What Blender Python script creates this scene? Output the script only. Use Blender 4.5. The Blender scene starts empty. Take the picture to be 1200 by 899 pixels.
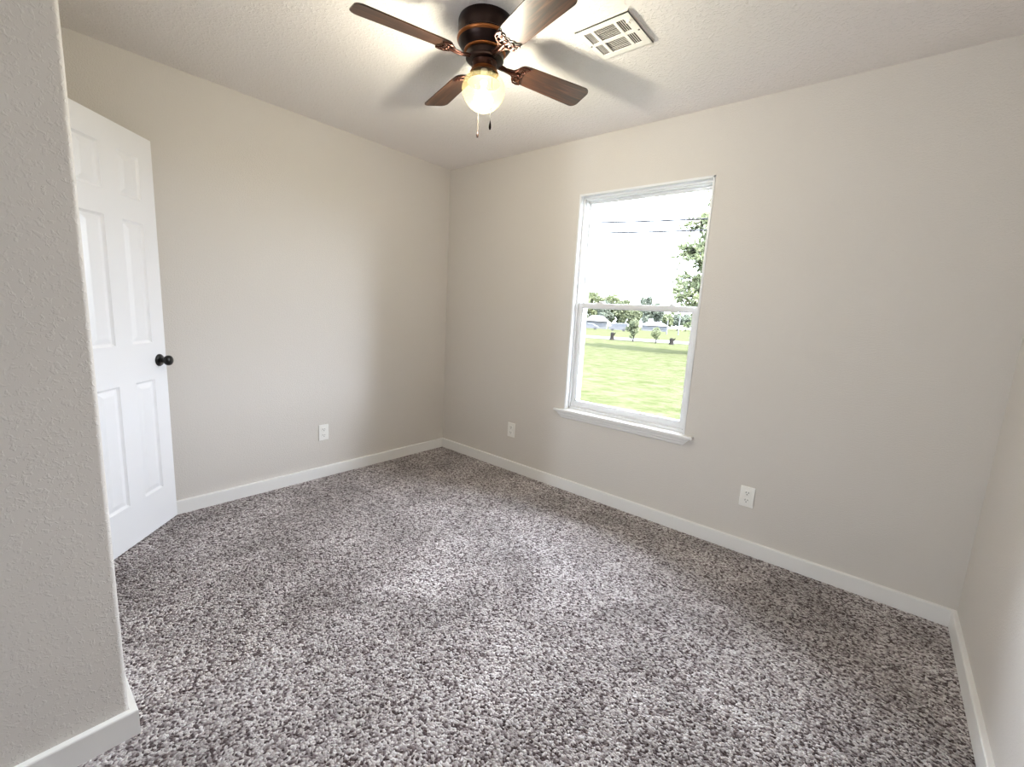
import bpy, bmesh, math, random
import numpy as np
from mathutils import Vector, Matrix

# ------------------------------------------------------------------ camera, world, sun, exposure
SC = bpy.context.scene
COL = SC.collection
CAM = Vector((3.0417, -2.6764, 1.286))
PITCH, YAW, ROLL, FPX = -0.1625, 0.6950, 0.0549, 517.88
def cam_axes():
    cy, sy = math.cos(YAW), math.sin(YAW)
    f = Vector((-sy*math.cos(PITCH), cy*math.cos(PITCH), math.sin(PITCH)))
    r = Vector((cy, sy, 0)); u = r.cross(f)
    r2 = math.cos(ROLL)*r + math.sin(ROLL)*u
    u2 = -math.sin(ROLL)*r + math.cos(ROLL)*u
    return r2, u2, f
RR, UU, FF = cam_axes()
cd = bpy.data.cameras.new('camera'); cam = bpy.data.objects.new('camera', cd); COL.objects.link(cam)
cam.matrix_world = Matrix(((RR.x, UU.x, -FF.x, CAM.x), (RR.y, UU.y, -FF.y, CAM.y), (RR.z, UU.z, -FF.z, CAM.z), (0, 0, 0, 1)))
cd.sensor_width = 36; cd.lens = FPX/1200*36; cd.clip_start = .02; cd.clip_end = 2000
SC.camera = cam

SC.view_settings.view_transform = 'Standard'; SC.view_settings.look = 'None'
SC.view_settings.exposure = 0.5; SC.view_settings.gamma = 1.0; SC.view_settings.use_curve_mapping = False
SC.cycles.use_denoising = True
SC.cycles.max_bounces = 14; SC.cycles.diffuse_bounces = 8; SC.cycles.transparent_max_bounces = 16
SC.cycles.sample_clamp_indirect = 12

SKY = 26.0
w = bpy.data.worlds.new('sky'); SC.world = w; w.use_nodes = True
bg = w.node_tree.nodes['Background']; bg.inputs[0].default_value = (.85, .925, 1.04, 1); bg.inputs[1].default_value = SKY

def light(name, kind, loc, energy, color, size=.1, rot=None):
    l = bpy.data.lights.new(name, kind); l.energy = energy; l.color = color
    o = bpy.data.objects.new(name, l); o.location = loc; COL.objects.link(o)
    if kind == 'POINT': l.shadow_soft_size = size
    if kind == 'SUN': l.angle = size
    if rot: o.rotation_euler = rot
    return o
# sun stands high beside the house, in line with the window wall: no direct sun enters the room
light('sun', 'SUN', (20, 0, 30), 48.0, (1.0, .95, .84), .02, (0, math.radians(38), 0))
# daylight portal in the window opening (emits nothing, only guides sampling of the sky)
pl = bpy.data.lights.new('window_portal', 'AREA'); pl.shape = 'RECTANGLE'; pl.size = .9; pl.size_y = 1.5
po = bpy.data.objects.new('window_portal', pl); po.location = (1.755, .16, 1.35); po.rotation_euler = (math.radians(-90), 0, 0)
COL.objects.link(po); pl.cycles.is_portal = True
pl2 = bpy.data.lights.new('rear_fill_portal', 'AREA'); pl2.shape = 'RECTANGLE'; pl2.size = .3; pl2.size_y = 2.0  # portal for the added rear glazing that supplies fill daylight
po2 = bpy.data.objects.new('rear_fill_portal', pl2); po2.location = (1.775, -4.72, 1.1); po2.rotation_euler = (math.radians(90), 0, 0)
COL.objects.link(po2); pl2.cycles.is_portal = True

# ------------------------------------------------------------------ helpers
KO = .265      # outdoor reflectances are low against the bright sky
def out(r, g, b): return (r*KO, g*KO, b*KO, 1)
def lin(r, g, b):
    f = lambda c: (c/255)/12.92 if c/255 <= .04045 else ((c/255+.055)/1.055)**2.4
    return (f(r), f(g), f(b), 1)

def mat(name, color, rough=.6, metallic=0, spec=.5, bump=None, coat=0):
    m = bpy.data.materials.new(name); m.use_nodes = True
    nt = m.node_tree; b = nt.nodes['Principled BSDF']
    b.inputs['Base Color'].default_value = color; b.inputs['Roughness'].default_value = rough
    b.inputs['Metallic'].default_value = metallic; b.inputs['Specular IOR Level'].default_value = spec
    b.inputs['Coat Weight'].default_value = coat
    if bump:
        scale, dist, lo, hi = bump
        tc = nt.nodes.new('ShaderNodeTexCoord'); n = nt.nodes.new('ShaderNodeTexNoise')
        n.inputs['Scale'].default_value = scale; n.inputs['Detail'].default_value = 3; n.inputs['Distortion'].default_value = .6
        r = nt.nodes.new('ShaderNodeMapRange'); r.interpolation_type = 'SMOOTHSTEP'
        r.inputs[1].default_value = lo; r.inputs[2].default_value = hi
        bp = nt.nodes.new('ShaderNodeBump'); bp.inputs['Distance'].default_value = dist; bp.inputs['Strength'].default_value = 1
        nt.links.new(tc.outputs['Object'], n.inputs['Vector']); nt.links.new(n.outputs['Fac'], r.inputs[0])
        nt.links.new(r.outputs[0], bp.inputs['Height']); nt.links.new(bp.outputs[0], b.inputs['Normal'])
    return m

def N(nt, kind, **kw):
    n = nt.nodes.new(kind)
    for k, v in kw.items():
        if k in n.inputs: n.inputs[k].default_value = v
        else: setattr(n, k, v)
    return n

def ramp(nt, stops, interp='LINEAR'):
    r = nt.nodes.new('ShaderNodeValToRGB'); r.color_ramp.interpolation = interp
    e = r.color_ramp.elements
    while len(e) > 1: e.remove(e[0])
    e[0].position, e[0].color = stops[0]
    for p, c in stops[1:]:
        k = e.new(p); k.color = c
    return r

def carpet_mat():
    m = bpy.data.materials.new('speckled_carpet'); m.use_nodes = True; nt = m.node_tree; L = nt.links.new
    b = nt.nodes['Principled BSDF']; b.inputs['Roughness'].default_value = 1; b.inputs['Specular IOR Level'].default_value = .1
    b.inputs['Sheen Weight'].default_value = .1
    tc = N(nt, 'ShaderNodeTexCoord')
    warp = N(nt, 'ShaderNodeTexNoise', Scale=70.0, Detail=2.0)
    mix = N(nt, 'ShaderNodeVectorMath', operation='MULTIPLY_ADD')
    mix.inputs[1].default_value = (.010, .010, .010)
    L(tc.outputs['Object'], warp.inputs['Vector']); L(warp.outputs['Color'], mix.inputs[0]); L(tc.outputs['Object'], mix.inputs[2])
    v = N(nt, 'ShaderNodeTexVoronoi', Scale=135.0); L(mix.outputs[0], v.inputs['Vector'])
    rc = ramp(nt, [(0, lin(76, 62, 62)), (.15, lin(104, 90, 90)), (.28, lin(150, 138, 137)), (.45, lin(184, 175, 174)), (.65, lin(212, 204, 202)), (.82, lin(234, 228, 225)), (1, lin(246, 242, 240))])
    sp = N(nt, 'ShaderNodeSeparateColor'); L(v.outputs['Color'], sp.inputs[0]); L(sp.outputs[0], rc.inputs[0])
    # pile lay: broad brushed patches where the lighter yarn side shows
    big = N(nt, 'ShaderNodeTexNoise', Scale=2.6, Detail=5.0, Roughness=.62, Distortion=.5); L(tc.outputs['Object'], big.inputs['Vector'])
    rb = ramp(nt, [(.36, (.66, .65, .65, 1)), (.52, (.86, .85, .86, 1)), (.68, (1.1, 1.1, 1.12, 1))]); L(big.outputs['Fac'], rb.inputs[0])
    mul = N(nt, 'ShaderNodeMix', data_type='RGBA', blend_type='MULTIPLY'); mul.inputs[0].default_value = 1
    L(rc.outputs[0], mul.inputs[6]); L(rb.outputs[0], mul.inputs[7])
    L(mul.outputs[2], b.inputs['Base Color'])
    bp = N(nt, 'ShaderNodeBump', Distance=.012, Strength=1.0); inv = N(nt, 'ShaderNodeMath', operation='SUBTRACT'); inv.inputs[0].default_value = 1
    L(v.outputs['Distance'], inv.inputs[1]); L(inv.outputs[0], bp.inputs['Height']); L(bp.outputs[0], b.inputs['Normal'])
    return m

def wood_mat():
    m = bpy.data.materials.new('walnut_blade'); m.use_nodes = True; nt = m.node_tree; L = nt.links.new
    b = nt.nodes['Principled BSDF']; b.inputs['Roughness'].default_value = .42; b.inputs['Coat Weight'].default_value = .12; b.inputs['Coat Roughness'].default_value = .3
    tc = N(nt, 'ShaderNodeTexCoord'); mp = N(nt, 'ShaderNodeMapping'); mp.inputs['Scale'].default_value = (2.2, 38, 38)
    L(tc.outputs['Object'], mp.inputs['Vector'])
    n = N(nt, 'ShaderNodeTexNoise', Scale=1.6, Detail=6.0, Roughness=.6, Distortion=1.1); L(mp.outputs[0], n.inputs['Vector'])
    r = ramp(nt, [(.3, lin(30, 17, 11)), (.48, lin(56, 34, 22)), (.62, lin(80, 50, 32)), (.75, lin(104, 70, 46))])
    L(n.outputs['Fac'], r.inputs[0]); L(r.outputs[0], b.inputs['Base Color'])
    return m

def grass_mat(name='lawn_grass', stops=None):
    m = bpy.data.materials.new(name); m.use_nodes = True; nt = m.node_tree; L = nt.links.new
    b = nt.nodes['Principled BSDF']; b.inputs['Roughness'].default_value = 1; b.inputs['Specular IOR Level'].default_value = 0
    tc = N(nt, 'ShaderNodeTexCoord')
    mp = N(nt, 'ShaderNodeMapping'); mp.inputs['Rotation'].default_value = (0, 0, math.radians(-25)); mp.inputs['Scale'].default_value = (.7, 1, 1)
    L(tc.outputs['Object'], mp.inputs['Vector'])
    n1 = N(nt, 'ShaderNodeTexNoise', Scale=2.4, Detail=10.0, Roughness=.82); L(mp.outputs[0], n1.inputs['Vector'])
    r1 = ramp(nt, stops or [(.30, out(.060, .078, .030)), (.45, out(.096, .108, .050)), (.56, out(.135, .138, .082)), (.66, out(.17, .165, .125)), (.75, out(.17, .162, .14))])
    L(n1.outputs['Fac'], r1.inputs[0]); L(r1.outputs[0], b.inputs['Base Color'])
    return m

def leaf_mat(name, c0, c1):
    m = bpy.data.materials.new(name); m.use_nodes = True; nt = m.node_tree; L = nt.links.new
    b = nt.nodes['Principled BSDF']; b.inputs['Roughness'].default_value = .7; b.inputs['Specular IOR Level'].default_value = .3
    tc = N(nt, 'ShaderNodeTexCoord'); n = N(nt, 'ShaderNodeTexNoise', Scale=1.5, Detail=4.0); L(tc.outputs['Object'], n.inputs['Vector'])
    r = ramp(nt, [(.38, c0), (.62, c1)]); L(n.outputs['Fac'], r.inputs[0]); L(r.outputs[0], b.inputs['Base Color'])
    tr = N(nt, 'ShaderNodeBsdfTranslucent'); L(r.outputs[0], tr.inputs[0])
    mx = N(nt, 'ShaderNodeMixShader'); mx.inputs[0].default_value = .35
    L(b.outputs[0], mx.inputs[1]); L(tr.outputs[0], mx.inputs[2]); L(mx.outputs[0], nt.nodes['Material Output'].inputs[0])
    return m

def glass_mat(name='window_glass', tint=(.97, .985, .98, 1)):
    m = bpy.data.materials.new(name); m.use_nodes = True; nt = m.node_tree; L = nt.links.new
    nt.nodes.remove(nt.nodes['Principled BSDF'])
    t = N(nt, 'ShaderNodeBsdfTransparent'); t.inputs[0].default_value = tint
    g = N(nt, 'ShaderNodeBsdfGlossy'); g.inputs['Roughness'].default_value = .02
    f = N(nt, 'ShaderNodeFresnel'); f.inputs[0].default_value = 1.1
    mx = N(nt, 'ShaderNodeMixShader'); L(f.outputs[0], mx.inputs[0]); L(t.outputs[0], mx.inputs[1]); L(g.outputs[0], mx.inputs[2])
    L(mx.outputs[0], nt.nodes['Material Output'].inputs[0])
    return m

def globe_mat():
    m = bpy.data.materials.new('frosted_globe'); m.use_nodes = True; nt = m.node_tree; L = nt.links.new
    nt.nodes.remove(nt.nodes['Principled BSDF'])
    # thin lightly frosted glass: mostly clear, a warm haze scattered from the bulb inside
    t = N(nt, 'ShaderNodeBsdfTransparent'); t.inputs[0].default_value = (.97, .935, .76, 1)
    k = N(nt, 'ShaderNodeBsdfTranslucent'); k.inputs[0].default_value = (1, .83, .36, 1)
    g = N(nt, 'ShaderNodeBsdfGlossy'); g.inputs['Roughness'].default_value = .15; g.inputs['Color'].default_value = (1, 1, 1, 1)
    m1 = N(nt, 'ShaderNodeMixShader'); m1.inputs[0].default_value = HAZE
    m2 = N(nt, 'ShaderNodeMixShader'); m2.inputs[0].default_value = .03
    L(t.outputs[0], m1.inputs[1]); L(k.outputs[0], m1.inputs[2])
    L(m1.outputs[0], m2.inputs[1]); L(g.outputs[0], m2.inputs[2]); L(m2.outputs[0], nt.nodes['Material Output'].inputs[0])
    return m

def emis(name, color, s):
    m = bpy.data.materials.new(name); m.use_nodes = True; b = m.node_tree.nodes['Principled BSDF']
    b.inputs['Base Color'].default_value = color; b.inputs['Emission Color'].default_value = color; b.inputs['Emission Strength'].default_value = s
    return m

HAZE = .011
BULB = 400.0
WALL_C = lin(212, 207, 201)
M = dict(
    wall=mat('wall_paint', WALL_C, .55, spec=.35, bump=(150, .0006, .35, .75)),
    knock=mat('knockdown_paint', WALL_C, .5, spec=.4, bump=(92, .0008, .50, .68)),
    ceil=mat('ceiling_paint', lin(236, 231, 227), .8, spec=.2, bump=(70, .0016, .45, .7)),
    trim=mat('trim_white', lin(232, 231, 229), .38, spec=.5),
    door=mat('door_white', lin(232, 232, 234), .35, spec=.5),
    vinyl=mat('vinyl_white', lin(226, 227, 229), .3, spec=.5),
    plastic=mat('outlet_plastic', lin(240, 239, 235), .3),
    slot=mat('outlet_slot', lin(70, 66, 62), .7),
    black=mat('black_metal', lin(12, 11, 11), .28, metallic=.3, spec=.6),
    bronze=mat('oil_rubbed_bronze', lin(62, 34, 24), .3, metallic=.75),
    bronze_d=mat('dark_bronze', lin(36, 20, 16), .35, metallic=.7),
    copper=mat('bronze_band', lin(150, 92, 50), .3, metallic=.85),
    chain=mat('chain_metal', lin(74, 66, 56), .5, metallic=.6),
    register=mat('register_white', lin(238, 234, 228), .45),
    blocker=mat('uplight_blocker_dark', (.011, .0085, .0045, 1), .7, spec=.02),  # near-black so the added plate under the lamp does not blow out
    duct=mat('duct_shade', lin(88, 84, 80), .8),
    wood=wood_mat(), carpet=carpet_mat(), grass=grass_mat(), glass=glass_mat('dimmed_view_glass', (.80, .81, .82, 1)), clear=glass_mat(), globe=globe_mat(),  # window glass tint added to dim the bright view outside
    bulb=emis('bulb_glow', (1, .97, .95, 1), BULB),
    concrete=mat('road_concrete', out(.13, .125, .118), .9, spec=.1),
    siding=mat('house_siding', out(.24, .24, .24), .8, spec=.1),
    roof=mat('house_roof', out(.24, .24, .25), .9, spec=.1),
    hglass=mat('house_window_glass', out(.08, .09, .11), .3),
    bark=mat('tree_bark', out(.05, .045, .04), .9, spec=.1),
    stump=mat('weathered_wood', out(.028, .024, .02), .9, spec=.1),
    carpaint=mat('car_paint', out(.12, .12, .13), .3),
    tyre=mat('tyre_rubber', out(.02, .02, .02), .8),
    wire=mat('wire_cover', (.016, .016, .017, 1), .9, spec=.05),
    leaf_a=leaf_mat('leaf_light_green', out(.18, .22, .11), out(.33, .36, .20)),
    leaf_b=leaf_mat('leaf_blue_green', out(.21, .25, .19), out(.34, .38, .28)),
    leaf_d=leaf_mat('leaf_pale_feathery', out(.36, .42, .22), out(.52, .56, .30)),
    leaf_c=leaf_mat('leaf_yellow_green', out(.20, .24, .10), out(.32, .35, .18)),
)

def link(name, me, m=None, parent=None):
    o = bpy.data.objects.new(name, me); COL.objects.link(o)
    if m: me.materials.append(m)
    if parent: o.parent = parent
    return o
def tag(o, label, cat, group=None, kind=None):
    o['label'] = label; o['category'] = cat
    if group: o['group'] = group
    if kind: o['kind'] = kind
    return o
def empty(name, loc=(0, 0, 0), rz=0):
    o = bpy.data.objects.new(name, None); o.location = loc; o.rotation_euler = (0, 0, rz); o.empty_display_size = .05
    COL.objects.link(o); return o

class MB:
    """collects shapes in one bmesh, builds ONE mesh object"""
    def __init__(s): s.bm = bmesh.new()
    def box(s, x0, x1, y0, y1, z0, z1, bev=0, seg=2):
        g = bmesh.ops.create_cube(s.bm, size=1)['verts']
        bmesh.ops.scale(s.bm, vec=(x1-x0, y1-y0, z1-z0), verts=g)
        bmesh.ops.translate(s.bm, vec=((x0+x1)/2, (y0+y1)/2, (z0+z1)/2), verts=g)
        if bev:
            ed = list({e for v in g for e in v.link_edges})
            bmesh.ops.bevel(s.bm, geom=ed, offset=bev, segments=seg, affect='EDGES', profile=.6)
        return s
    def lathe(s, prof, c=(0, 0, 0), seg=40, axis=None):
        rings = []
        M_ = Matrix.Identity(3) if axis is None else Vector((0, 0, 1)).rotation_difference(Vector(axis)).to_matrix()
        for r, z in prof:
            if r < 1e-6: rings.append([s.bm.verts.new(Vector(c)+M_ @ Vector((0, 0, z)))])
            else: rings.append([s.bm.verts.new(Vector(c)+M_ @ Vector((r*math.cos(2*math.pi*i/seg), r*math.sin(2*math.pi*i/seg), z))) for i in range(seg)])
        for a, b in zip(rings, rings[1:]):
            for i in range(seg):
                j = (i+1) % seg
                if len(a) == 1 and len(b) == 1: continue
                if len(a) == 1: s.bm.faces.new((a[0], b[i], b[j]))
                elif len(b) == 1: s.bm.faces.new((a[i], b[0], a[j]))
                else: s.bm.faces.new((a[i], b[i], b[j], a[j]))
        return s
    def tube(s, pts, r, seg=8, closed=False):
        pts = [Vector(p) for p in pts]; n = len(pts)
        rs = r if isinstance(r, (list, tuple)) else [r]*n
        rings = []; up = Vector((.13, .21, 1)).normalized()
        for i, p in enumerate(pts):
            if closed: t = pts[(i+1) % n]-pts[i-1]
            else: t = pts[min(i+1, n-1)]-pts[max(i-1, 0)]
            t.normalize(); a = t.cross(up)
            if a.length < 1e-3: a = t.cross(Vector((1, 0, 0)))
            a.normalize(); b = a.cross(t)
            rings.append([s.bm.verts.new(p+rs[i]*(math.cos(2*math.pi*k/seg)*a+math.sin(2*math.pi*k/seg)*b)) for k in range(seg)])
        m = n if closed else n-1
        for i in range(m):
            A, B = rings[i], rings[(i+1) % n]
            for k in range(seg):
                l = (k+1) % seg; s.bm.faces.new((A[k], A[l], B[l], B[k]))
        if not closed:
            s.bm.faces.new(rings[0]); s.bm.faces.new(rings[-1])
        return s
    def prism(s, outline, z0, z1, xf=None):
        """outline list of (x,y); extruded z0..z1, then transformed by xf (Matrix)"""
        lo = [s.bm.verts.new((x, y, z0)) for x, y in outline]; hi = [s.bm.verts.new((x, y, z1)) for x, y in outline]
        s.bm.faces.new(lo); s.bm.faces.new(hi); n = len(lo)
        for i in range(n): s.bm.faces.new((lo[i], lo[(i+1) % n], hi[(i+1) % n], hi[i]))
        if xf is not None: bmesh.ops.transform(s.bm, matrix=xf, verts=lo+hi)
        return s
    def quad(s, *ps):
        s.bm.faces.new([s.bm.verts.new(p) for p in ps]); return s
    def build(s, name, m=None, parent=None, smooth=None):
        bmesh.ops.remove_doubles(s.bm, verts=s.bm.verts, dist=1e-6)
        bmesh.ops.recalc_face_normals(s.bm, faces=s.bm.faces)
        me = bpy.data.meshes.new(name); s.bm.to_mesh(me); s.bm.free()
        o = link(name, me, m, parent)
        if smooth is not None:
            me.polygons.foreach_set('use_smooth', [True]*len(me.polygons))
            try: me.set_sharp_from_angle(angle=math.radians(smooth))
            except Exception: pass
        return o
def struct(o, label, cat): return tag(o, label, cat, kind='structure')

# ------------------------------------------------------------------ room shell
W, H, YB, XB, YR = 3.4532, 2.44, -2.5055, 1.5159, -4.6
OX0, OX1, OZ0, OZ1 = 1.319, 2.19, .585, 2.085           # window opening
DX0, DX1, DZ = .478, 1.10, 2.05                       # doorway in the front wall
TH = .16
struct(MB().box(-.15, W+.15, YR-.15, TH, -.12, 0).build('floor', M['carpet']),
       'speckled grey brown cut pile carpet covering the room floor', 'carpet')
struct(MB().box(-.15, W+.15, YR-.15, TH, H, H+.15).build('ceiling', M['ceil']), 'off white textured ceiling over the room', 'ceiling')
b = MB()
b.box(-.15, OX0, 0, TH, 0, H).box(OX1, W+.15, 0, TH, 0, H).box(OX0, OX1, 0, TH, OZ1, H).box(OX0, OX1, 0, TH, 0, OZ0)
struct(b.build('wall_back', M['wall']), 'greige painted wall that holds the window', 'wall')
struct(MB().box(-.15, 0, YR-.15, 0, 0, H).build('wall_left', M['wall']), 'greige painted wall behind the open white door', 'wall')
struct(MB().box(W, W+.15, YR-.15, 0, 0, H).build('wall_right', M['wall']), 'greige painted wall at the right edge of the view', 'wall')
GX0, GX1, GZ1 = 1.62, 1.91, 2.1                          # glazed opening added in the rear wall to bring in fill daylight
struct(MB().box(XB-.115, GX0, YR-.15, YR, 0, H).box(GX1, W, YR-.15, YR, 0, H).box(GX0, GX1, YR-.15, YR, GZ1, H).build('wall_rear', M['wall']), 'greige wall at the end of the entry nook', 'wall')
# closet behind the doorway of the open door
struct(MB().box(0, XB-.115, -3.3, -3.2, 0, H).build('wall_closet', M['wall']), 'greige wall at the back of the closet behind the doorway', 'wall')
# block at the left foreground: front wall with the doorway, and the nook wall with knockdown texture, rounded corner bead
b = MB().box(0, DX0, YB-.115, YB, 0, H).box(DX1, XB-.115, YB-.115, YB, 0, H).box(DX0, DX1, YB-.115, YB, DZ, H)
struct(b.build('wall_front', M['knock']), 'textured greige wall around the doorway of the open door', 'wall')
rr = .012; pts = [(XB-.115, YR), (XB, YR)]
pts += [(XB-rr+rr*math.cos(a), YB-rr+rr*math.sin(a)) for a in [k*math.pi/16 for k in range(9)]]
pts += [(XB-.115, YB)]
struct(MB().prism(pts, 0, H).build('wall_nook', M['knock'], smooth=40), 'knockdown textured greige wall filling the left foreground', 'wall')

# baseboards
TB, HB = .0181, .0806
def board(name, pts, label):
    """baseboard along a polyline lying on the wall surface; room on the left side of the path direction"""
    prof = [(0, -.002), (TB, -.002), (TB, HB-.004), (TB-.0015, HB-.001), (TB-.004, HB), (0, HB)]
    bm = bmesh.new(); V = [Vector(p) for p in pts]; n = len(V); rings = []
    for i, p in enumerate(V):
        d1 = (V[i]-V[i-1]).normalized() if i else None
        d2 = (V[i+1]-V[i]).normalized() if i < n-1 else None
        if d1 is None: d1 = d2
        if d2 is None: d2 = d1
        n1 = Vector((-d1.y, d1.x)); n2 = Vector((-d2.y, d2.x)); m = (n1+n2); m = m/(m.length_squared/2) if m.length > 1e-6 else n1
        rings.append([bm.verts.new((p.x+m.x*o, p.y+m.y*o, z)) for o, z in prof])
    for A, B in zip(rings, rings[1:]):
        for k in range(len(prof)):
            l = (k+1) % len(prof); bm.faces.new((A[k], A[l], B[l], B[k]))
    bm.faces.new(rings[0]); bm.faces.new(rings[-1]); bmesh.ops.recalc_face_normals(bm, faces=bm.faces)
    me = bpy.data.meshes.new(name); bm.to_mesh(me); bm.free()
    struct(link(name, me, M['trim']), label, 'baseboard')
board('baseboard_left', [(0, -TB), (0, YB+TB)][::1], 'white baseboard along the wall behind the open door')
board('baseboard_back', [(W, 0), (0, 0)], 'white baseboard below the window along the back wall')
board('baseboard_right', [(W, YR+TB), (W, -TB)], 'white baseboard along the wall at the right edge')
board('baseboard_nook', [(DX1+.06, YB), (XB, YB), (XB, YR)][::-1] and [(DX1+.06, YB), (XB, YB), (XB, YR)], 'white baseboard wrapping the textured corner in the left foreground')
board('baseboard_front', [(0, YB), (DX0-.06, YB)], 'short white baseboard between door hinge and left wall')
b = MB()
for x0, x1 in ((GX0, GX0+.06), (GX1-.06, GX1)): b.box(x0, x1, YR-.11, YR-.04, 0, GZ1, .003)
b.box(GX0, GX1, YR-.11, YR-.04, 0, .07, .003).box(GX0, GX1, YR-.11, YR-.04, GZ1-.06, GZ1, .003)
w2 = struct(b.build('rear_fill_opening', M['vinyl']), 'white framed glazed opening added behind the camera for fill daylight', 'window')
MB().box(GX0+.06, GX1-.06, YR-.078, YR-.072, .07, GZ1-.06).build('glass_pane', M['clear'], w2)

# ------------------------------------------------------------------ window
def build_window():
    root = empty('window_1', ((OX0+OX1)/2, 0, OZ0)); struct(root, 'white single hung window with upper and lower sash', 'window')
    def P(b, name, m, parent=root, smooth=None):
        o = b.build(name, m, parent, smooth); L_ = Matrix.Translation(root.location) if parent is root else None
        o.matrix_parent_inverse = Matrix.Translation(-root.location); return o
    sx0, sx1, sz0, sz1 = OX0+.012, OX1-.012, .605, OZ1-.012
    # jamb liner: white boards lining the opening, edge proud of the wall
    b = MB(); y0, y1 = -.004, .12
    b.box(OX0-.001, sx0, y0, y1, OZ0, OZ1, .0015).box(sx1, OX1+.001, y0, y1, OZ0, OZ1, .0015).box(OX0-.001, OX1+.001, y0, y1, sz1, OZ1+.001, .0015)
    P(b, 'window_jamb', M['vinyl'])
    # vinyl main frame with stepped tracks
    b = MB()
    for (d0, d1, t) in ((.035, .15, .012), (.052, .15, .018), (.098, .15, .024)):
        b.box(sx0, sx0+t, d0, d1, sz0, sz1, .001).box(sx1-t, sx1, d0, d1, sz0, sz1, .001).box(sx0, sx1, d0, d1, sz1-t, sz1, .001)
    b.box(sx0, sx1, .035, .15, sz0-.02, sz0+.018, .002)
    P(b, 'window_frame', M['vinyl'])
    def sash(name, x0, x1, z0, z1, y0, y1, st, top, bot):
        b = MB()
        b.box(x0, x0+st, y0, y1, z0, z1, .0015).box(x1-st, x1, y0, y1, z0, z1, .0015)
        b.box(x0+st, x1-st, y0, y1, z1-top, z1, .0015).box(x0+st, x1-st, y0, y1, z0, z0+bot, .0015)
        # glazing bead step
        g = .006; ym = (y0+y1)/2
        b.box(x0+st, x0+st+g, y0+.007, y1-.004, z0+bot, z1-top).box(x1-st-g, x1-st, y0+.007, y1-.004, z0+bot, z1-top)
        b.box(x0+st, x1-st, y0+.007, y1-.004, z1-top-g, z1-top).box(x0+st, x1-st, y0+.007, y1-.004, z0+bot, z0+bot+g)
        s = P(b, name, M['vinyl'])
        gl = MB().box(x0+st, x1-st, ym+.002, ym+.006, z0+bot, z1-top).build('glass_pane', M['glass'], s)
        return s
    up = sash('upper_sash', OX0+.022, OX1-.024, 1.335, OZ1-.026, .088, .112, .010, .014, .03)
    lo = sash('lower_sash', OX0+.026, OX1-.028, .622, 1.368, .052, .08, .024, .03, .042)
    lk = MB()
    for x in (1.51, 2.0):
        lk.box(x-.028, x+.028, .056, .08, 1.368, 1.374, .002).box(x-.008, x+.016, .052, .07, 1.374, 1.382, .003)
    lk.build('sash_lock', M['vinyl'], lo)
    # stool with rounded nose and horns
    b = MB(); b.box(1.245, 2.245, -.036, .0, OZ0, OZ0+.02, .006, 3); b.box(OX0, OX1, -.002, .05, OZ0, OZ0+.02, 0)
    P(b, 'window_sill', M['trim'])
    # apron: moulded profile, returned (tapered) ends
    prof = [(0, OZ0), (-.027, OZ0), (-.027, OZ0-.006), (-.021, OZ0-.012), (-.0205, OZ0-.022), (-.014, OZ0-.028), (-.012, OZ0-.04), (-.005, OZ0-.047), (0, OZ0-.047)]
    bm = MB(); A = []; B = []
    for y, z in prof:
        k = -y/.027*.0 + (OZ0-z)*.9
        A.append(bm.bm.verts.new((1.262+k, y, z))); B.append(bm.bm.verts.new((2.228-k, y, z)))
    for i in range(len(prof)):
        j = (i+1) % len(prof); bm.bm.faces.new((A[i], A[j], B[j], B[i]))
    bm.bm.faces.new(A); bm.bm.faces.new(B)
    P(bm, 'sill_apron', M['trim'])
build_window()

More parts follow.
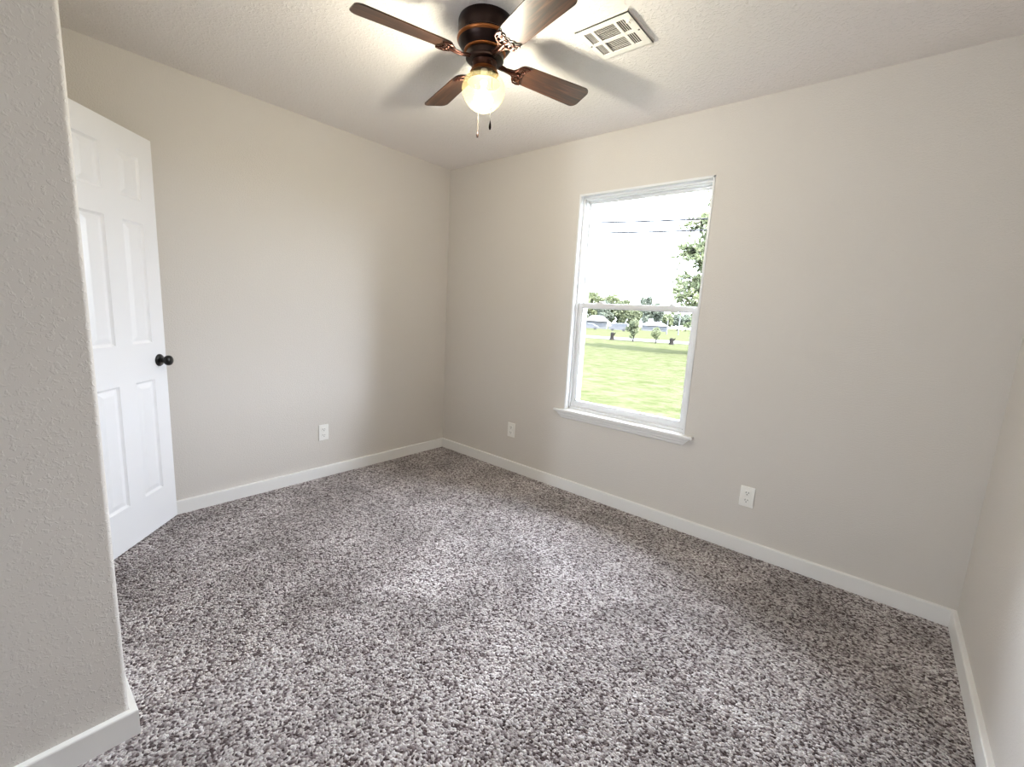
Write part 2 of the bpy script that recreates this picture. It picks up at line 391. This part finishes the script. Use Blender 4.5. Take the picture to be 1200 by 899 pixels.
# ------------------------------------------------------------------ open six panel door
def build_door():
    F = Vector((.044, -2.053)); d = Vector((.7207, -.6933)); WD, Z0, Z1, T = .60, .012, 2.036, .035
    ang = math.atan2(d.y, d.x)
    root = empty('door_1', (F.x+d.x*WD, F.y+d.y*WD, 0), ang); struct(root, 'white six panel door standing open by the left wall', 'door')
    # local frame: x from free edge (-WD) to hinge (0), +y = face towards the camera
    xs = [0, .098, .235, .342, .479, WD]; zs = [Z0, .225, .828, 1.022, 1.615, 1.724, 1.925, Z1]
    panels = {(1, 1), (3, 1), (1, 3), (3, 3), (1, 5), (3, 5)}
    b = MB(); bm = b.bm
    for side in (0, 1):
        yf = (0 if side == 0 else -T); sg = (1 if side == 0 else -1)
        def v(x, z, dep): return bm.verts.new((x-WD, yf-sg*dep, z))
        for i in range(5):
            for j in range(7):
                x0, x1, z0, z1 = xs[i], xs[i+1], zs[j], zs[j+1]
                if (i, j) not in panels:
                    bm.faces.new([v(x0, z0, 0), v(x1, z0, 0), v(x1, z1, 0), v(x0, z1, 0)]); continue
                prev = None
                for ins, dep in ((0, 0), (.004, .004), (.010, .0085), (.014, .0085), (.036, .002), (.039, .0015)):
                    R = [v(x0+ins, z0+ins, dep), v(x1-ins, z0+ins, dep), v(x1-ins, z1-ins, dep), v(x0+ins, z1-ins, dep)]
                    if prev:
                        for k in range(4): bm.faces.new((prev[k], prev[(k+1) % 4], R[(k+1) % 4], R[k]))
                    prev = R
                bm.faces.new(prev)
    def q(*p): bm.faces.new([bm.verts.new(x) for x in p])
    q((-WD, 0, Z0), (-WD, -T, Z0), (-WD, -T, Z1), (-WD, 0, Z1)); q((0, 0, Z0), (0, -T, Z0), (0, -T, Z1), (0, 0, Z1))
    q((-WD, 0, Z1), (0, 0, Z1), (0, -T, Z1), (-WD, -T, Z1)); q((-WD, 0, Z0), (0, 0, Z0), (0, -T, Z0), (-WD, -T, Z0))
    bmesh.ops.remove_doubles(bm, verts=bm.verts, dist=1e-5)
    b.build('door_slab', M['door'], root)
    for sg, y in ((1, 0), (-1, -T)):
        kx, kz = -WD+.055, .924
        r = MB().lathe([(0, 0), (.0325, 0), (.0325, .004), (.030, .0075), (.018, .010), (.0125, .013), (.0125, .024)], (kx, y, kz), 36, (0, sg, 0))
        ro = r.build('knob_rosette', M['black'], root, 50)
        MB().lathe([(.011, .02), (.0125, .026), (.020, .031), (.0265, .040), (.0275, .048), (.0255, .055), (.019, .0605), (.009, .0625), (0, .063)], (kx, y, kz), 36, (0, sg, 0)).build('door_knob', M['black'], root, 60)
    MB().box(-WD-.001, -WD+.002, -T/2-.0125, -T/2+.0125, .895, .953).box(-WD-.009, -WD, -T/2-.006, -T/2+.006, .915, .933, .002).build('latch_plate', M['black'], root)
    for z in (.25, 1.02, 1.85):
        MB().lathe([(0, z-.045), (.006, z-.045), (.006, z+.045), (0, z+.045)], (.004, -T-.004, 0), 16).box(-.03, .004, -T-.0015, -T+.0005, z-.044, z+.044).build('hinge', M['black'], root, 40)
build_door()
# frame of the doorway the door hangs in
fr = MB()
fr.box(DX0, DX0+.018, YB-.12, YB+.002, 0, DZ).box(DX1-.018, DX1, YB-.12, YB+.002, 0, DZ).box(DX0, DX1, YB-.12, YB+.002, DZ-.018, DZ)
fr.box(DX0-.052, DX0+.003, YB-.001, YB+.012, 0, DZ+.052, .002).box(DX1-.003, DX1+.052, YB-.001, YB+.012, 0, DZ+.052, .002).box(DX0+.003, DX1-.003, YB-.001, YB+.012, DZ-.003, DZ+.052, .002)
struct(fr.build('trim_1', M['trim']), 'white casing around the doorway behind the textured wall', 'door casing')

# ------------------------------------------------------------------ outlets
def outlet(loc, rz, label):
    """local: plate faces -y"""
    root = empty('wall_outlet', loc, rz); tag(root, label, 'outlet', 'duplex outlets on the walls')
    MB().box(-.0365, .0365, -.0065, 0, -.058, .058, .003, 3).build('cover_plate', M['plastic'], root, 50)
    for z in (.0215, -.0215):
        b = MB(); ol = []
        for k in range(32):
            a = 2*math.pi*k/32; x = .0172*math.cos(a); zz = max(-.0135, min(.0135, .0172*math.sin(a))); ol.append((x, zz))
        xf = Matrix.Translation((0, 0, z)) @ Matrix.Rotation(math.pi/2, 4, 'X')
        b.prism(ol, .0055, .0092, xf)
        s = b.build('socket', M['plastic'], root)
        c = MB().box(-.0078, -.0052, -.0096, -.0088, z-.001, z+.0085).box(.0052, .0078, -.0096, -.0088, z, z+.0075)
        c.lathe([(0, .0088), (.0028, .0088), (.0028, .0096), (0, .0096)], (0, 0, z-.0075), 14, (0, -1, 0)).build('socket_slots', M['slot'], s)
    MB().lathe([(0, .006), (.003, .006), (.0028, .0075), (0, .0078)], (0, 0, 0), 14, (0, -1, 0)).build('plate_screw', M['plastic'], root, 50)
outlet((.832, 0, .338), 0, 'white duplex outlet between the room corner and the window')
outlet((2.571, 0, .331), 0, 'white duplex outlet below and to the right of the window')
outlet((0, -1.149, .337), math.pi/2, 'white duplex outlet on the wall beside the open door')

# ------------------------------------------------------------------ ceiling register
def build_vent():
    S = .238; root = empty('ceiling_vent', (1.993, -.877, H)); tag(root, 'white square metal air register on the ceiling beside the fan', 'air vent')
    X = [0, .10, .24, .29, .665, .715, .86, 1]; Yv = [0, .13, .47, .54, .87, 1]
    X = [(v-.5)*S for v in X]; Y = [(v-.5)*S for v in Yv]
    z0, z1 = -.011, -.007
    b = MB()
    for i in range(7):
        for j in range(5):
            if i in (1, 3, 5) and j in (1, 3): continue
            b.box(X[i], X[i+1], Y[j], Y[j+1], z0, z1)
    # flared rim back to the ceiling
    b.box(X[0], X[0]+.003, Y[0], Y[-1], z0, -.0002).box(X[-1]-.003, X[-1], Y[0], Y[-1], z0, -.0002).box(X[0], X[-1], Y[0], Y[0]+.003, z0, -.0002).box(X[0], X[-1], Y[-1]-.003, Y[-1], z0, -.0002)
    b.build('register_frame', M['register'], root)
    MB().box(X[1]-.006, X[6]+.006, Y[1]-.006, Y[4]+.006, -.0022, -.0006).build('duct_shadow_box', M['duct'], root)  # flat dark plate, painted shade of the duct opening behind the louvres
    for i in (1, 3, 5):
        for j in (1, 3):
            l = MB(); x0, x1, y0, y1 = X[i], X[i+1], Y[j], Y[j+1]
            if i == 3:
                n = 9
                for k in range(n):
                    y = y0+(k+.5)*(y1-y0)/n; t = .0042
                    l.quad((x0, y-t, z1), (x1, y-t, z1), (x1, y+t*.2, z1+.0045), (x0, y+t*.2, z1+.0045))
            else:
                n = 4; sg = .45 if i == 1 else -1
                for k in range(n):
                    x = x0+(k+.5)*(x1-x0)/n; t = .0032
                    l.quad((x-t*sg, y0, z1), (x-t*sg, y1, z1), (x+t*sg, y1, z1+.0045), (x+t*sg, y0, z1+.0045))
            o = l.build('louvre_bank', M['register'], root)
            sm = o.modifiers.new('thick', 'SOLIDIFY'); sm.thickness = .0008
    for x, y in ((X[0]+.012, 0), (X[-1]-.012, .004)):
        MB().lathe([(0, .0005), (.0042, .0003), (.004, -.0012), (0, -.002)], (x, y, z0), 14).build('vent_screw', M['chain'], root, 50)
    MB().box(X[6]+.004, X[6]+.02, Y[1]+.012, Y[1]+.016, z0-.01, z0, .001).box(X[6]+.016, X[6]+.02, Y[1]+.004, Y[1]+.024, z0-.012, z0-.008, .001).build('damper_lever', M['register'], root)
build_vent()

# ------------------------------------------------------------------ ceiling fan
def build_fan():
    hx, hy = 1.611, -1.25; root = empty('ceiling_fan', (hx, hy, H)); tag(root, 'bronze hugger ceiling fan with four walnut blades and lit frosted globe', 'ceiling fan')
    Z = lambda z: z-H
    prof = [(0, 2.44), (.109, 2.44), (.112, 2.432), (.112, 2.388), (.110, 2.384), (.110, 2.379), (.1135, 2.376), (.1135, 2.368), (.108, 2.352), (.097, 2.337), (.083, 2.326), (0, 2.326)]
    hs = MB().lathe([(r, Z(z)) for r, z in prof], seg=64).build('motor_housing', M['bronze_d'], root, 35)
    MB().lathe([(r, Z(z)) for r, z in [(.1125, 2.372), (.1155, 2.3705), (.1165, 2.366), (.1145, 2.3605), (.110, 2.358), (.1085, 2.36)]], seg=64).build('housing_band', M['copper'], hs, 60)
    MB().lathe([(r, Z(z)) for r, z in [(.082, 2.328), (.0855, 2.3265), (.0855, 2.3225), (.081, 2.3205), (0, 2.3205)]], seg=56).build('housing_ring', M['copper'], hs, 60)
    rot = MB().lathe([(r, Z(z)) for r, z in [(0, 2.3206), (.076, 2.3206), (.078, 2.316), (.078, 2.297), (.072, 2.291), (.055, 2.289), (0, 2.289)]], seg=56)
    rot.build('blade_hub', M['bronze_d'], root, 40)
    sw = MB().lathe([(r, Z(z)) for r, z in [(0, 2.2892), (.050, 2.2892), (.052, 2.286), (.050, 2.282), (.0495, 2.268), (.052, 2.263), (0, 2.263)]], seg=48)
    sw.build('switch_housing', M['bronze'], root, 40)
    MB().lathe([(r, Z(z)) for r, z in [(.047, 2.2635), (.0525, 2.262), (.054, 2.257), (.057, 2.2505), (.0595, 2.2475), (.057, 2.2465), (.050, 2.25)]], seg=48).build('globe_fitter', M['copper'], root, 50)
    # globe: full at the shoulder, narrowing to the bottom
    g = []
    for k in range(33):
        t = k/32*math.pi; zz = math.cos(t); r = math.sin(t)
        zc, az = 2.187, (.070 if zz > 0 else .0865)
        R = .0895*(r**.92 if zz > 0 else r)*(1-.05*max(0, -zz))
        g.append((R, zc+az*zz))
    g = [(r, z) for r, z in g if not (z > 2.187 and r < .047)]
    g = [(.047, 2.2515)]+[(r, z) for r, z in g if z < 2.2505]
    g[-1] = (0, g[-1][1])
    gl = MB().lathe([(r, Z(z)) for r, z in g], seg=56).build('light_globe', M['globe'], root, 180)
    MB().lathe([(r, Z(z)) for r, z in [(0, 2.186), (.012, 2.184), (.026, 2.172), (.037, 2.155), (.038, 2.142), (.034, 2.127), (.020, 2.115), (0, 2.1115)]], seg=28).build('light_bulb', M['bulb'], gl, 180)
    MB().lathe([(r, Z(z)) for r, z in [(0, 2.264), (.014, 2.264), (.014, 2.21), (.010, 2.20), (.011, 2.186), (0, 2.1855)]], seg=24).build('bulb_socket', M['plastic'], gl, 60)
    MB().lathe([(r, Z(z)) for r, z in [(0, 2.2185), (.045, 2.2185), (.066, 2.2135), (.067, 2.2115), (.045, 2.216), (0, 2.216)]], seg=48).build('uplight_blocker', M['blocker'], gl, 60)  # plate added inside the globe to block bulb light towards ceiling and blades
    # pull chains
    tcx, tcy, lx, ly = .708, -.706, .706, .708
    for rho, lat, ztop, zend, zpb, nm in ((.0915, .0315, 2.272, 2.034, 2.001, 'a'), (-.093, -.019, 2.272, 2.062, 2.032, 'b')):
        s = 1 if rho > 0 else -1
        P = lambda r_, l_, z: (tcx*r_+lx*l_, tcy*r_+ly*l_, Z(z))
        p = [P(.048*s, lat*.5, 2.277), P(.060*s, lat*.7, 2.274), P(.080*s, lat*.9, 2.258), P(rho, lat, 2.235), P(rho, lat, zend)]
        b = MB().tube(p, .0009, 6)
        z = zend
        while z < 2.235:
            c = P(rho, lat, z); b.lathe([(0, -.0013), (.0013, 0), (0, .0013)], c, 6); z += .004
        ch = b.build('pull_chain', M['chain'], root, 60)
        c = P(rho, lat, zpb); h = zend-zpb
        MB().lathe([(0, 0), (.0035, .001), (.0052, h*.28), (.0046, h*.55), (.0024, h*.85), (.0018, h), (0, h+.001)], c, 16).build('pull_knob', M['bronze_d'], ch, 60)
    # blades and irons
    R0, R1, zb = .155, .529, 2.297
    ol = []
    def arc(cx, cy, r, a0, a1, n=7): return [(cx+r*math.cos(math.radians(a0+(a1-a0)*k/n)), cy+r*math.sin(math.radians(a0+(a1-a0)*k/n))) for k in range(n+1)]
    w0, w1 = .050, .064; r1 = .032
    ol += arc(R1-r1, w1-r1, r1, 90, 0)[::-1][::-1]
    ol += arc(R1-r1, -w1+r1, r1, 0, -90)
    ol += [(R0+.05, -w0-.003)] + arc(R0+.03, -w0+.03, .03, -90, -180) + arc(R0+.03, w0-.03, .03, 180, 90) + [(R0+.05, w0+.003)]
    ol = ol[::-1]
    def iron():
        b = MB()
        # arm from the hub, then a scroll frame under the blade root
        b.tube([(.070, 0, -.002), (.095, 0, -.006), (.120, 0, -.009), (.142, 0, -.007), (.158, 0, -.004)], [.008, .0075, .007, .0075, .008], 10)
        b.tube([(.070, .012, -.002), (.10, .008, -.006), (.135, .013, -.006), (.155, .03, -.004)], .0035, 8)
        b.tube([(.070, -.012, -.002), (.10, -.008, -.006), (.135, -.013, -.006), (.155, -.03, -.004)], .0035, 8)
        rim = [(.198, -.046), (.182, -.050), (.163, -.046), (.150, -.030), (.145, -.010), (.145, .010), (.150, .030), (.163, .046), (.182, .050), (.198, .046)]
        b.tube([(x, y, -.0055) for x, y in rim], .0038, 8)
        inner = [(.200, -.044), (.186, -.034), (.188, -.020), (.178, -.008), (.186, 0), (.178, .008), (.188, .020), (.186, .034), (.200, .044)]
        b.tube([(x, y, -.0055) for x, y in inner], .0032, 8)
        for sy in (-1, 1):
            b.tube([(.165+.011*math.cos(a), sy*.027+.009*math.sin(a), -.0055) for a in [k*math.pi/6 for k in range(12)]], .0026, 6, closed=True)
        b.tube([(.166+.007*math.cos(a), .007*math.sin(a), -.0055) for a in [k*math.pi/5 for k in range(10)]], .0026, 6, closed=True)
        for x, y in ((.166, 0), (.184, .026), (.184, -.026)):
            b.lathe([(0, -.0105), (.003, -.0098), (.0045, -.0075), (.0045, -.0035), (0, -.0035)], (x, y, 0), 12)
        return b
    bl0 = MB().prism(ol, 0, .0055).build('fan_blade', M['wood'], root)
    bv = bl0.modifiers.new('edge', 'BEVEL'); bv.width = .0012; bv.segments = 2; bv.limit_method = 'ANGLE'
    ir0 = iron().build('blade_iron', M['bronze'], root, 60)
    pitch = math.radians(-14)
    for k in range(4):
        a = 4.413-k*math.pi/2
        bl, ir = (bl0, ir0) if k == 0 else (bl0.copy(), ir0.copy())
        if k:
            for o in (bl, ir): COL.objects.link(o); o.parent = root
        mw = Matrix.Translation((0, 0, Z(zb))) @ Matrix.Rotation(a, 4, 'Z') @ Matrix.Rotation(pitch, 4, 'X')
        bl.matrix_local = mw; ir.matrix_local = mw
build_fan()

# ------------------------------------------------------------------ outdoors
DN = Vector((-.45, .893))
def gz(x, y): return -.45-.016*max(0, DN.x*x+DN.y*y)
def ray(u, v): return FF+RR*((u-600)/FPX)-UU*((v-449.5)/FPX)
def ground_at(u, v):
    d = ray(u, v); nrm = Vector((.016*DN.x, .016*DN.y, 1)); o = Vector((0, 0, -.45))
    t = (o-CAM).dot(nrm)/d.dot(nrm); return CAM+d*t

def outdoors():
    rnd = random.Random(5)
    g = MB(); A = DN; Bv = Vector((DN.y, -DN.x))
    def gp(a, b_, dz=0): p = A*a+Bv*b_; return (p.x, p.y, gz(p.x, p.y)+dz)
    aa = [-6, 0, 20, 60, 200, 700]
    bm = g.bm
    for a0, a1 in zip(aa, aa[1:]): g.quad(gp(a0, -500), gp(a1, -500), gp(a1, 500), gp(a0, 500))
    lawn = g.build('lawn', M['grass']); struct(lawn, 'wide pale green lawn stretching away outside the window', 'lawn')
    # near lane and far street as slabs lying on the slope
    def strip(name, u0, v0, u1, v1, width, label, ext=60):
        p = ground_at(u0, v0); q = ground_at(u1, v1); d = Vector((q.x-p.x, q.y-p.y)).normalized(); n = Vector((-d.y, d.x))
        if n.dot(DN) < 0: n = -n
        p2, q2 = Vector((p.x, p.y))-d*ext, Vector((q.x, q.y))+d*ext
        b = MB(); c = [p2, q2, q2+n*width, p2+n*width]
        lo = [b.bm.verts.new((k.x, k.y, gz(k.x, k.y)-.05)) for k in c]; hi = [b.bm.verts.new((k.x, k.y, gz(k.x, k.y)+.04)) for k in c]
        b.bm.faces.new(lo); b.bm.faces.new(hi)
        for i in range(4): b.bm.faces.new((lo[i], lo[(i+1) % 4], hi[(i+1) % 4], hi[i]))
        struct(b.build(name, M['concrete']), label, 'road')
    strip('lane', 685, 396, 809.5, 404.2, 9.5, 'pale concrete lane crossing the lawn behind the bushes')
    strip('street', 686, 387.3, 809, 392.5, 16, 'pale far street in front of the houses', 150)

    def leaves(name, m, parent, blobs, size, n, seed, flat=.6):
        """foliage mesh: n small leaf clusters scattered through ellipsoid blobs"""
        r = np.random.RandomState(seed); V = []; Fc = []; k = 0
        wts = np.array([b[3]*b[4]*b[5] for b in blobs]) ** .7; wts /= wts.sum()
        idx = r.choice(len(blobs), n, p=wts)
        for i in idx:
            cx, cy, cz, rx, ry, rz = blobs[i]
            d = r.normal(size=3); d /= np.linalg.norm(d); rad = r.uniform(.45, 1)**.6
            c = np.array([cx, cy, cz])+d*rad*np.array([rx, ry, rz])
            a = r.normal(size=3); a /= np.linalg.norm(a); b_ = np.cross(a, r.normal(size=3)); b_ /= np.linalg.norm(b_)
            s = size*r.uniform(.6, 1.3)
            V += [c-a*s, c+b_*s*.45, c+a*s, c-b_*s*.45]; Fc.append((k, k+1, k+2, k+3)); k += 4
        me = bpy.data.meshes.new(name); me.from_pydata([tuple(v) for v in V], [], Fc); me.update()
        return link(name, me, m, parent)
    def tree(u, v, h, cw, label, m, seed, trunk=.3, kind='tree', group=None, n=2600, size=None, nb=9):
        p = ground_at(u, v); r = random.Random(seed)
        root = empty('tree' if kind == 'tree' else 'bush', (p.x, p.y, p.z-.03)); tag(root, label, kind, group)
        th = h*trunk; b = MB()
        b.tube([(0, 0, -.05), (h*.01, 0, th*.6), (h*.02, h*.01, th*1.3), (h*.01, 0, h*.75)], [h*.03, h*.024, h*.018, h*.006], 8)
        for k in range(5):
            a = r.uniform(0, 6.28); b.tube([(h*.02, h*.01, th*(.9+.15*k)), (math.cos(a)*cw*.25, math.sin(a)*cw*.25, th+h*.14*(k*.6+1)), (math.cos(a)*cw*.42, math.sin(a)*cw*.42, min(h*.92, th+h*.2*(k*.6+1)))], [h*.012, h*.007, h*.003], 6)
        b.build('trunk', M['bark'], root, 60)
        blobs = [(0, 0, (h+th)/2, cw*.33, cw*.33, (h-th)*.42)]
        for k in range(nb):
            a = r.uniform(0, 6.28); q = r.uniform(.4, 1); zz = r.uniform(th*1.02, h*.88); t = (zz-th)/(h-th); ww = cw*.5*math.sin(math.pi*min(.93, max(.16, t*.8+.14)))
            blobs.append((math.cos(a)*ww*q*.8, math.sin(a)*ww*q*.8, zz, ww*.42, ww*.42, (h-th)*.13+.05))
        leaves('foliage', m, root, blobs, size or h*.035, n, seed)
        return root
    # two young bushes beside the lane
    tree(741.5, 400.5, 2.45, 1.75, 'rounder leafy bush at the lane, seen through the window', M['leaf_a'], 3, .22, 'bush', n=1500, size=.1)
    tree(768, 402.5, 1.75, 1.25, 'smaller open bush to the right of the rounder bush', M['leaf_c'], 8, .22, 'bush', n=650, size=.085)
    # two dark stumps
    for (u, v, h, lab) in ((717, 398.5, .85, 'dark stump left of the rounder bush at the lane'), (786.5, 404, .68, 'dark stump right of the smaller bush at the lane')):
        p = ground_at(u, v); r = random.Random(int(u)); ol = []
        root = empty('stump', (p.x, p.y, p.z-.03)); tag(root, lab, 'stump')
        MB().lathe([(0, 0), (.30, 0), (.22, h*.2), (.17, h*.5), (.2, h*.8), (.15, h*.97), (0, h)], seg=10).tube([(.08, 0, h*.55), (.26, .05, h*.85), (.33, .05, h)], [.08, .06, .03], 7).build('stump_wood', M['stump'], root, 60)
    # big tree whose left branches reach into the view
    def big_tree():
        p = ground_at(870, 419); q = Vector((p.x, p.y)); root = empty('tree', (p.x, p.y, p.z-.05)); tag(root, 'large feathery tree reaching in from the right side of the window', 'tree')
        left = -Vector((RR.x, RR.y)).normalized(); bk = Vector((FF.x, FF.y)).normalized()
        b = MB(); D = (Vector((p.x, p.y, p.z))-CAM).dot(FF); Hh = D*(420-215)/FPX
        b.tube([(0, 0, 0), (.05, .02, Hh*.3), (0, .1, Hh*.65), (.05, .1, Hh*1.15)], [.26, .2, .13, .04], 10)
        r = random.Random(11); nr = np.random.RandomState(4); V = []; Fc = []; k = 0
        for i in range(72):
            z0 = Hh*(.28+.85*(i/72)); t = i/72
            if i % 2 == 0: dr = (left+bk*r.uniform(-.7, .7)).normalized()
            else:
                a = r.uniform(0, 6.28); dr = Vector((math.cos(a), math.sin(a)))
            L_ = D*r.uniform(.12, .175)*(1-.62*max(0, t-.25)**1.1*1.2)
            rise = r.uniform(.0, .35)*L_*(.5+t); sag = r.uniform(.1, .4)*L_*(1.1-t)
            pts = []
            for s_ in range(7):
                f = s_/6; pts.append(Vector((dr.x*L_*f, dr.y*L_*f, z0+rise*f*1.6-(sag+rise*.3)*f*f+r.uniform(-.02, .02)*L_)))
            b.tube(pts, [.04*(1-.85*(s_/6))+.004 for s_ in range(7)], 6)
            for j in range(30):
                f = r.uniform(.22, 1); i0 = min(5, int(f*6)); base = pts[i0].lerp(pts[i0+1], f*6-i0)
                sd = Vector((r.gauss(0, 1), r.gauss(0, 1), r.gauss(0, .55)+.1)).normalized(); sd = (sd+Vector((dr.x, dr.y, 0))*.75).normalized()
                tl = L_*r.uniform(.12, .27); 
                tw = [base+sd*tl*g_+Vector((0, 0, -.25*tl*g_*g_)) for g_ in (0, .5, 1)]
                b.tube(tw, [.022, .018, .01], 4)
                for l in range(16):
                    g_ = r.uniform(.15, 1.05); c = base+sd*tl*g_+Vector((0, 0, -.25*tl*g_*g_))
                    a_ = nr.normal(size=3)*.6+np.array(sd); a_ /= np.linalg.norm(a_); b_ = np.cross(a_, nr.normal(size=3)); b_ /= np.linalg.norm(b_)
                    s_ = nr.uniform(.2, .42); c = np.array(c)
                    V += [c, c+a_*s_*.5+b_*s_*.2, c+a_*s_, c+a_*s_*.5-b_*s_*.2]; Fc.append((k, k+1, k+2, k+3)); k += 4
        b.build('trunk', M['bark'], root, 60)
        me = bpy.data.meshes.new('foliage'); me.from_pydata([tuple(v) for v in V], [], Fc); me.update(); link('foliage', me, M['leaf_d'], root)
    big_tree()
    # belt of trees behind the houses, each its own thing
    belt = [(676, 385.5, 12.5, 10, 0), (694, 385, 14.5, 11, 0), (706, 386, 10.5, 7, 1), (716, 386, 15, 12, 0), (727, 387, 11.5, 9, 2), (742, 387.5, 9, 9, 2), (755, 388, 14.8, 10, 1), (767.5, 388.5, 13.5, 7.5, 1),
            (780, 389, 9, 8, 0), (793, 389.5, 9.6, 8, 1), (803, 390, 10, 8, 1), (813, 390.5, 11.5, 9, 0), (826, 391, 11, 9, 1)]
    kinds = [M['leaf_c'], M['leaf_b'], M['leaf_a']]
    where = ['at the left end of the far tree belt', 'above the pale house on the left', 'right of the pale house on the left', 'behind the parked white van', 'between van and rounder bush', 'directly behind the rounder bush', 'at the left end of the long house',
             'behind the long low house roof', 'behind the right end of the long house', 'between the two white poles', 'just right of the second white pole', 'near the right edge of the lower sash', 'at the right end of the far tree belt']
    for i, (u, v, h, cw, kd) in enumerate(belt):
        t = tree(u, v-1.6, h, cw, ['yellow green', 'grey green', 'fresh green'][kd]+' distant tree '+where[i], kinds[kd], 40+i, .2, group='distant trees across the street', n=4200, size=.5)
    # low houses
    def house(name, u, v, L_, Dp, hw, hr, rz, label, wins, flat=False):
        p = ground_at(u, v); root = empty(name, (p.x, p.y, p.z-.05), rz); tag(root, label, 'house')
        MB().box(-L_/2, L_/2, 0, Dp, 0, hw).build('house_wall', M['siding'], root)
        b = MB(); o = .5; e = [(-L_/2-o, -o), (L_/2+o, -o), (L_/2+o, Dp+o), (-L_/2-o, Dp+o)]
        lo = [b.bm.verts.new((x, y, hw)) for x, y in e]; r1 = b.bm.verts.new((-L_/2-o+(0 if flat else 2), Dp/2, hw+hr)); r2 = b.bm.verts.new((L_/2+o-(0 if flat else 2), Dp/2, hw+hr))
        for f in ((lo[0], lo[1], r2, r1), (lo[2], lo[3], r1, r2), (lo[1], lo[2], r2), (lo[3], lo[0], r1), tuple(lo)): b.bm.faces.new(f)
        b.build('roof', M['roof'], root)
        for x, wd, z0, z1 in wins:
            wn = MB().box(x-wd/2-.08, x+wd/2+.08, -.06, .02, z0-.08, z1+.08).build('window', M['siding'], root)
            MB().box(x-wd/2, x+wd/2, -.08, -.05, z0, z1).build('pane', M['hglass'], wn)
        return root
    yaw = .45
    house('house', 767, 388.2, 8.6, 7, 1.9, 1.1, yaw, 'long low white roofed house seen across the lawn', [(-3, 1.3, .8, 1.5), (-1, 1.1, .8, 1.5), (1.2, 1.4, .7, 1.5), (3.2, 1.0, .1, 1.6)])
    house('house', 698, 385, 6.5, 6, 2.3, 1.7, yaw, 'pale gabled house at the left of the lower sash', [(-1.2, 1.8, .9, 1.8), (1.6, 1.0, .8, 1.7)])
    # parked vehicles
    def car(u, v, col, label, van=False):
        p = ground_at(u, v); root = empty('car', (p.x, p.y, p.z+.02), yaw+.05); tag(root, label, 'car')
        out = [(-2.1, .3), (-2.15, .75), (-1.9, .95), (-1.35, 1.02), (-.75, 1.45), (.7, 1.48), (1.35, 1.02), (2.0, .92), (2.15, .6), (2.1, .3)] if not van else [(-2.3, .3), (-2.35, 1.0), (-1.9, 1.15), (-1.35, 1.9), (2.2, 1.95), (2.3, 1.0), (2.3, .3)]
        xf = Matrix.Rotation(math.pi/2, 4, 'X')
        MB().prism(out, -.85, .85, xf).build('car_body', col, root)
        gl = [(-1.2, 1.04), (-.7, 1.40), (.65, 1.42), (1.15, 1.04)] if not van else [(-1.6, 1.2), (-1.25, 1.78), (1.9, 1.8), (1.9, 1.2)]
        MB().prism(gl, -.87, .87, xf).build('car_windows', M['hglass'], root)
        for x in (-1.35, 1.35):
            for y in (-.8, .8):
                MB().lathe([(0, -.1), (.32, -.1), (.33, 0), (.32, .1), (0, .1)], (x, y, .32), 20, (0, 1, 0)).build('wheel', M['tyre'], root, 40)
    car(691, 386, M['carpaint'], 'pale parked car at the left end of the far street')
    car(724, 388, M['carpaint'], 'white parked van on the far street left of the bush', van=True)
    # two white poles
    for u, v, lab in ((781, 392, 'slim white pole, the left one of the pair beyond the lane'), (794.5, 393, 'slim white pole, the right one of the pair beyond the lane')):
        p = ground_at(u, v); root = empty('pole', (p.x, p.y, p.z)); tag(root, lab, 'pole', 'white poles beyond the lane')
        MB().lathe([(0, -.1), (.15, -.1), (.13, 4.25), (.16, 4.26), (.16, 4.32), (0, 4.36)], seg=12).build('pole_shaft', M['siding'], root, 40)
    # overhead wires
    for k, (u0, v0, u1, v1, lab) in enumerate(((690, 256, 812, 252, 'upper faint overhead wire crossing the white sky'), (690, 268, 812, 265, 'lower faint overhead wire crossing the white sky'))):
        a = ray(u0, v0); c = ray(u1, v1); Dd = 24
        p = CAM+a*Dd; q = CAM+c*Dd; d = q-p; b = MB(); n = 24
        pts = [p+d*(-1.2+3.4*i/n)-Vector((0, 0, .25*(1-((i/n)*2-1)**2))) for i in range(n+1)]
        o = b.tube(pts, .05, 8).build('overhead_wire', M['wire']); tag(o, lab, 'cable')
outdoors()
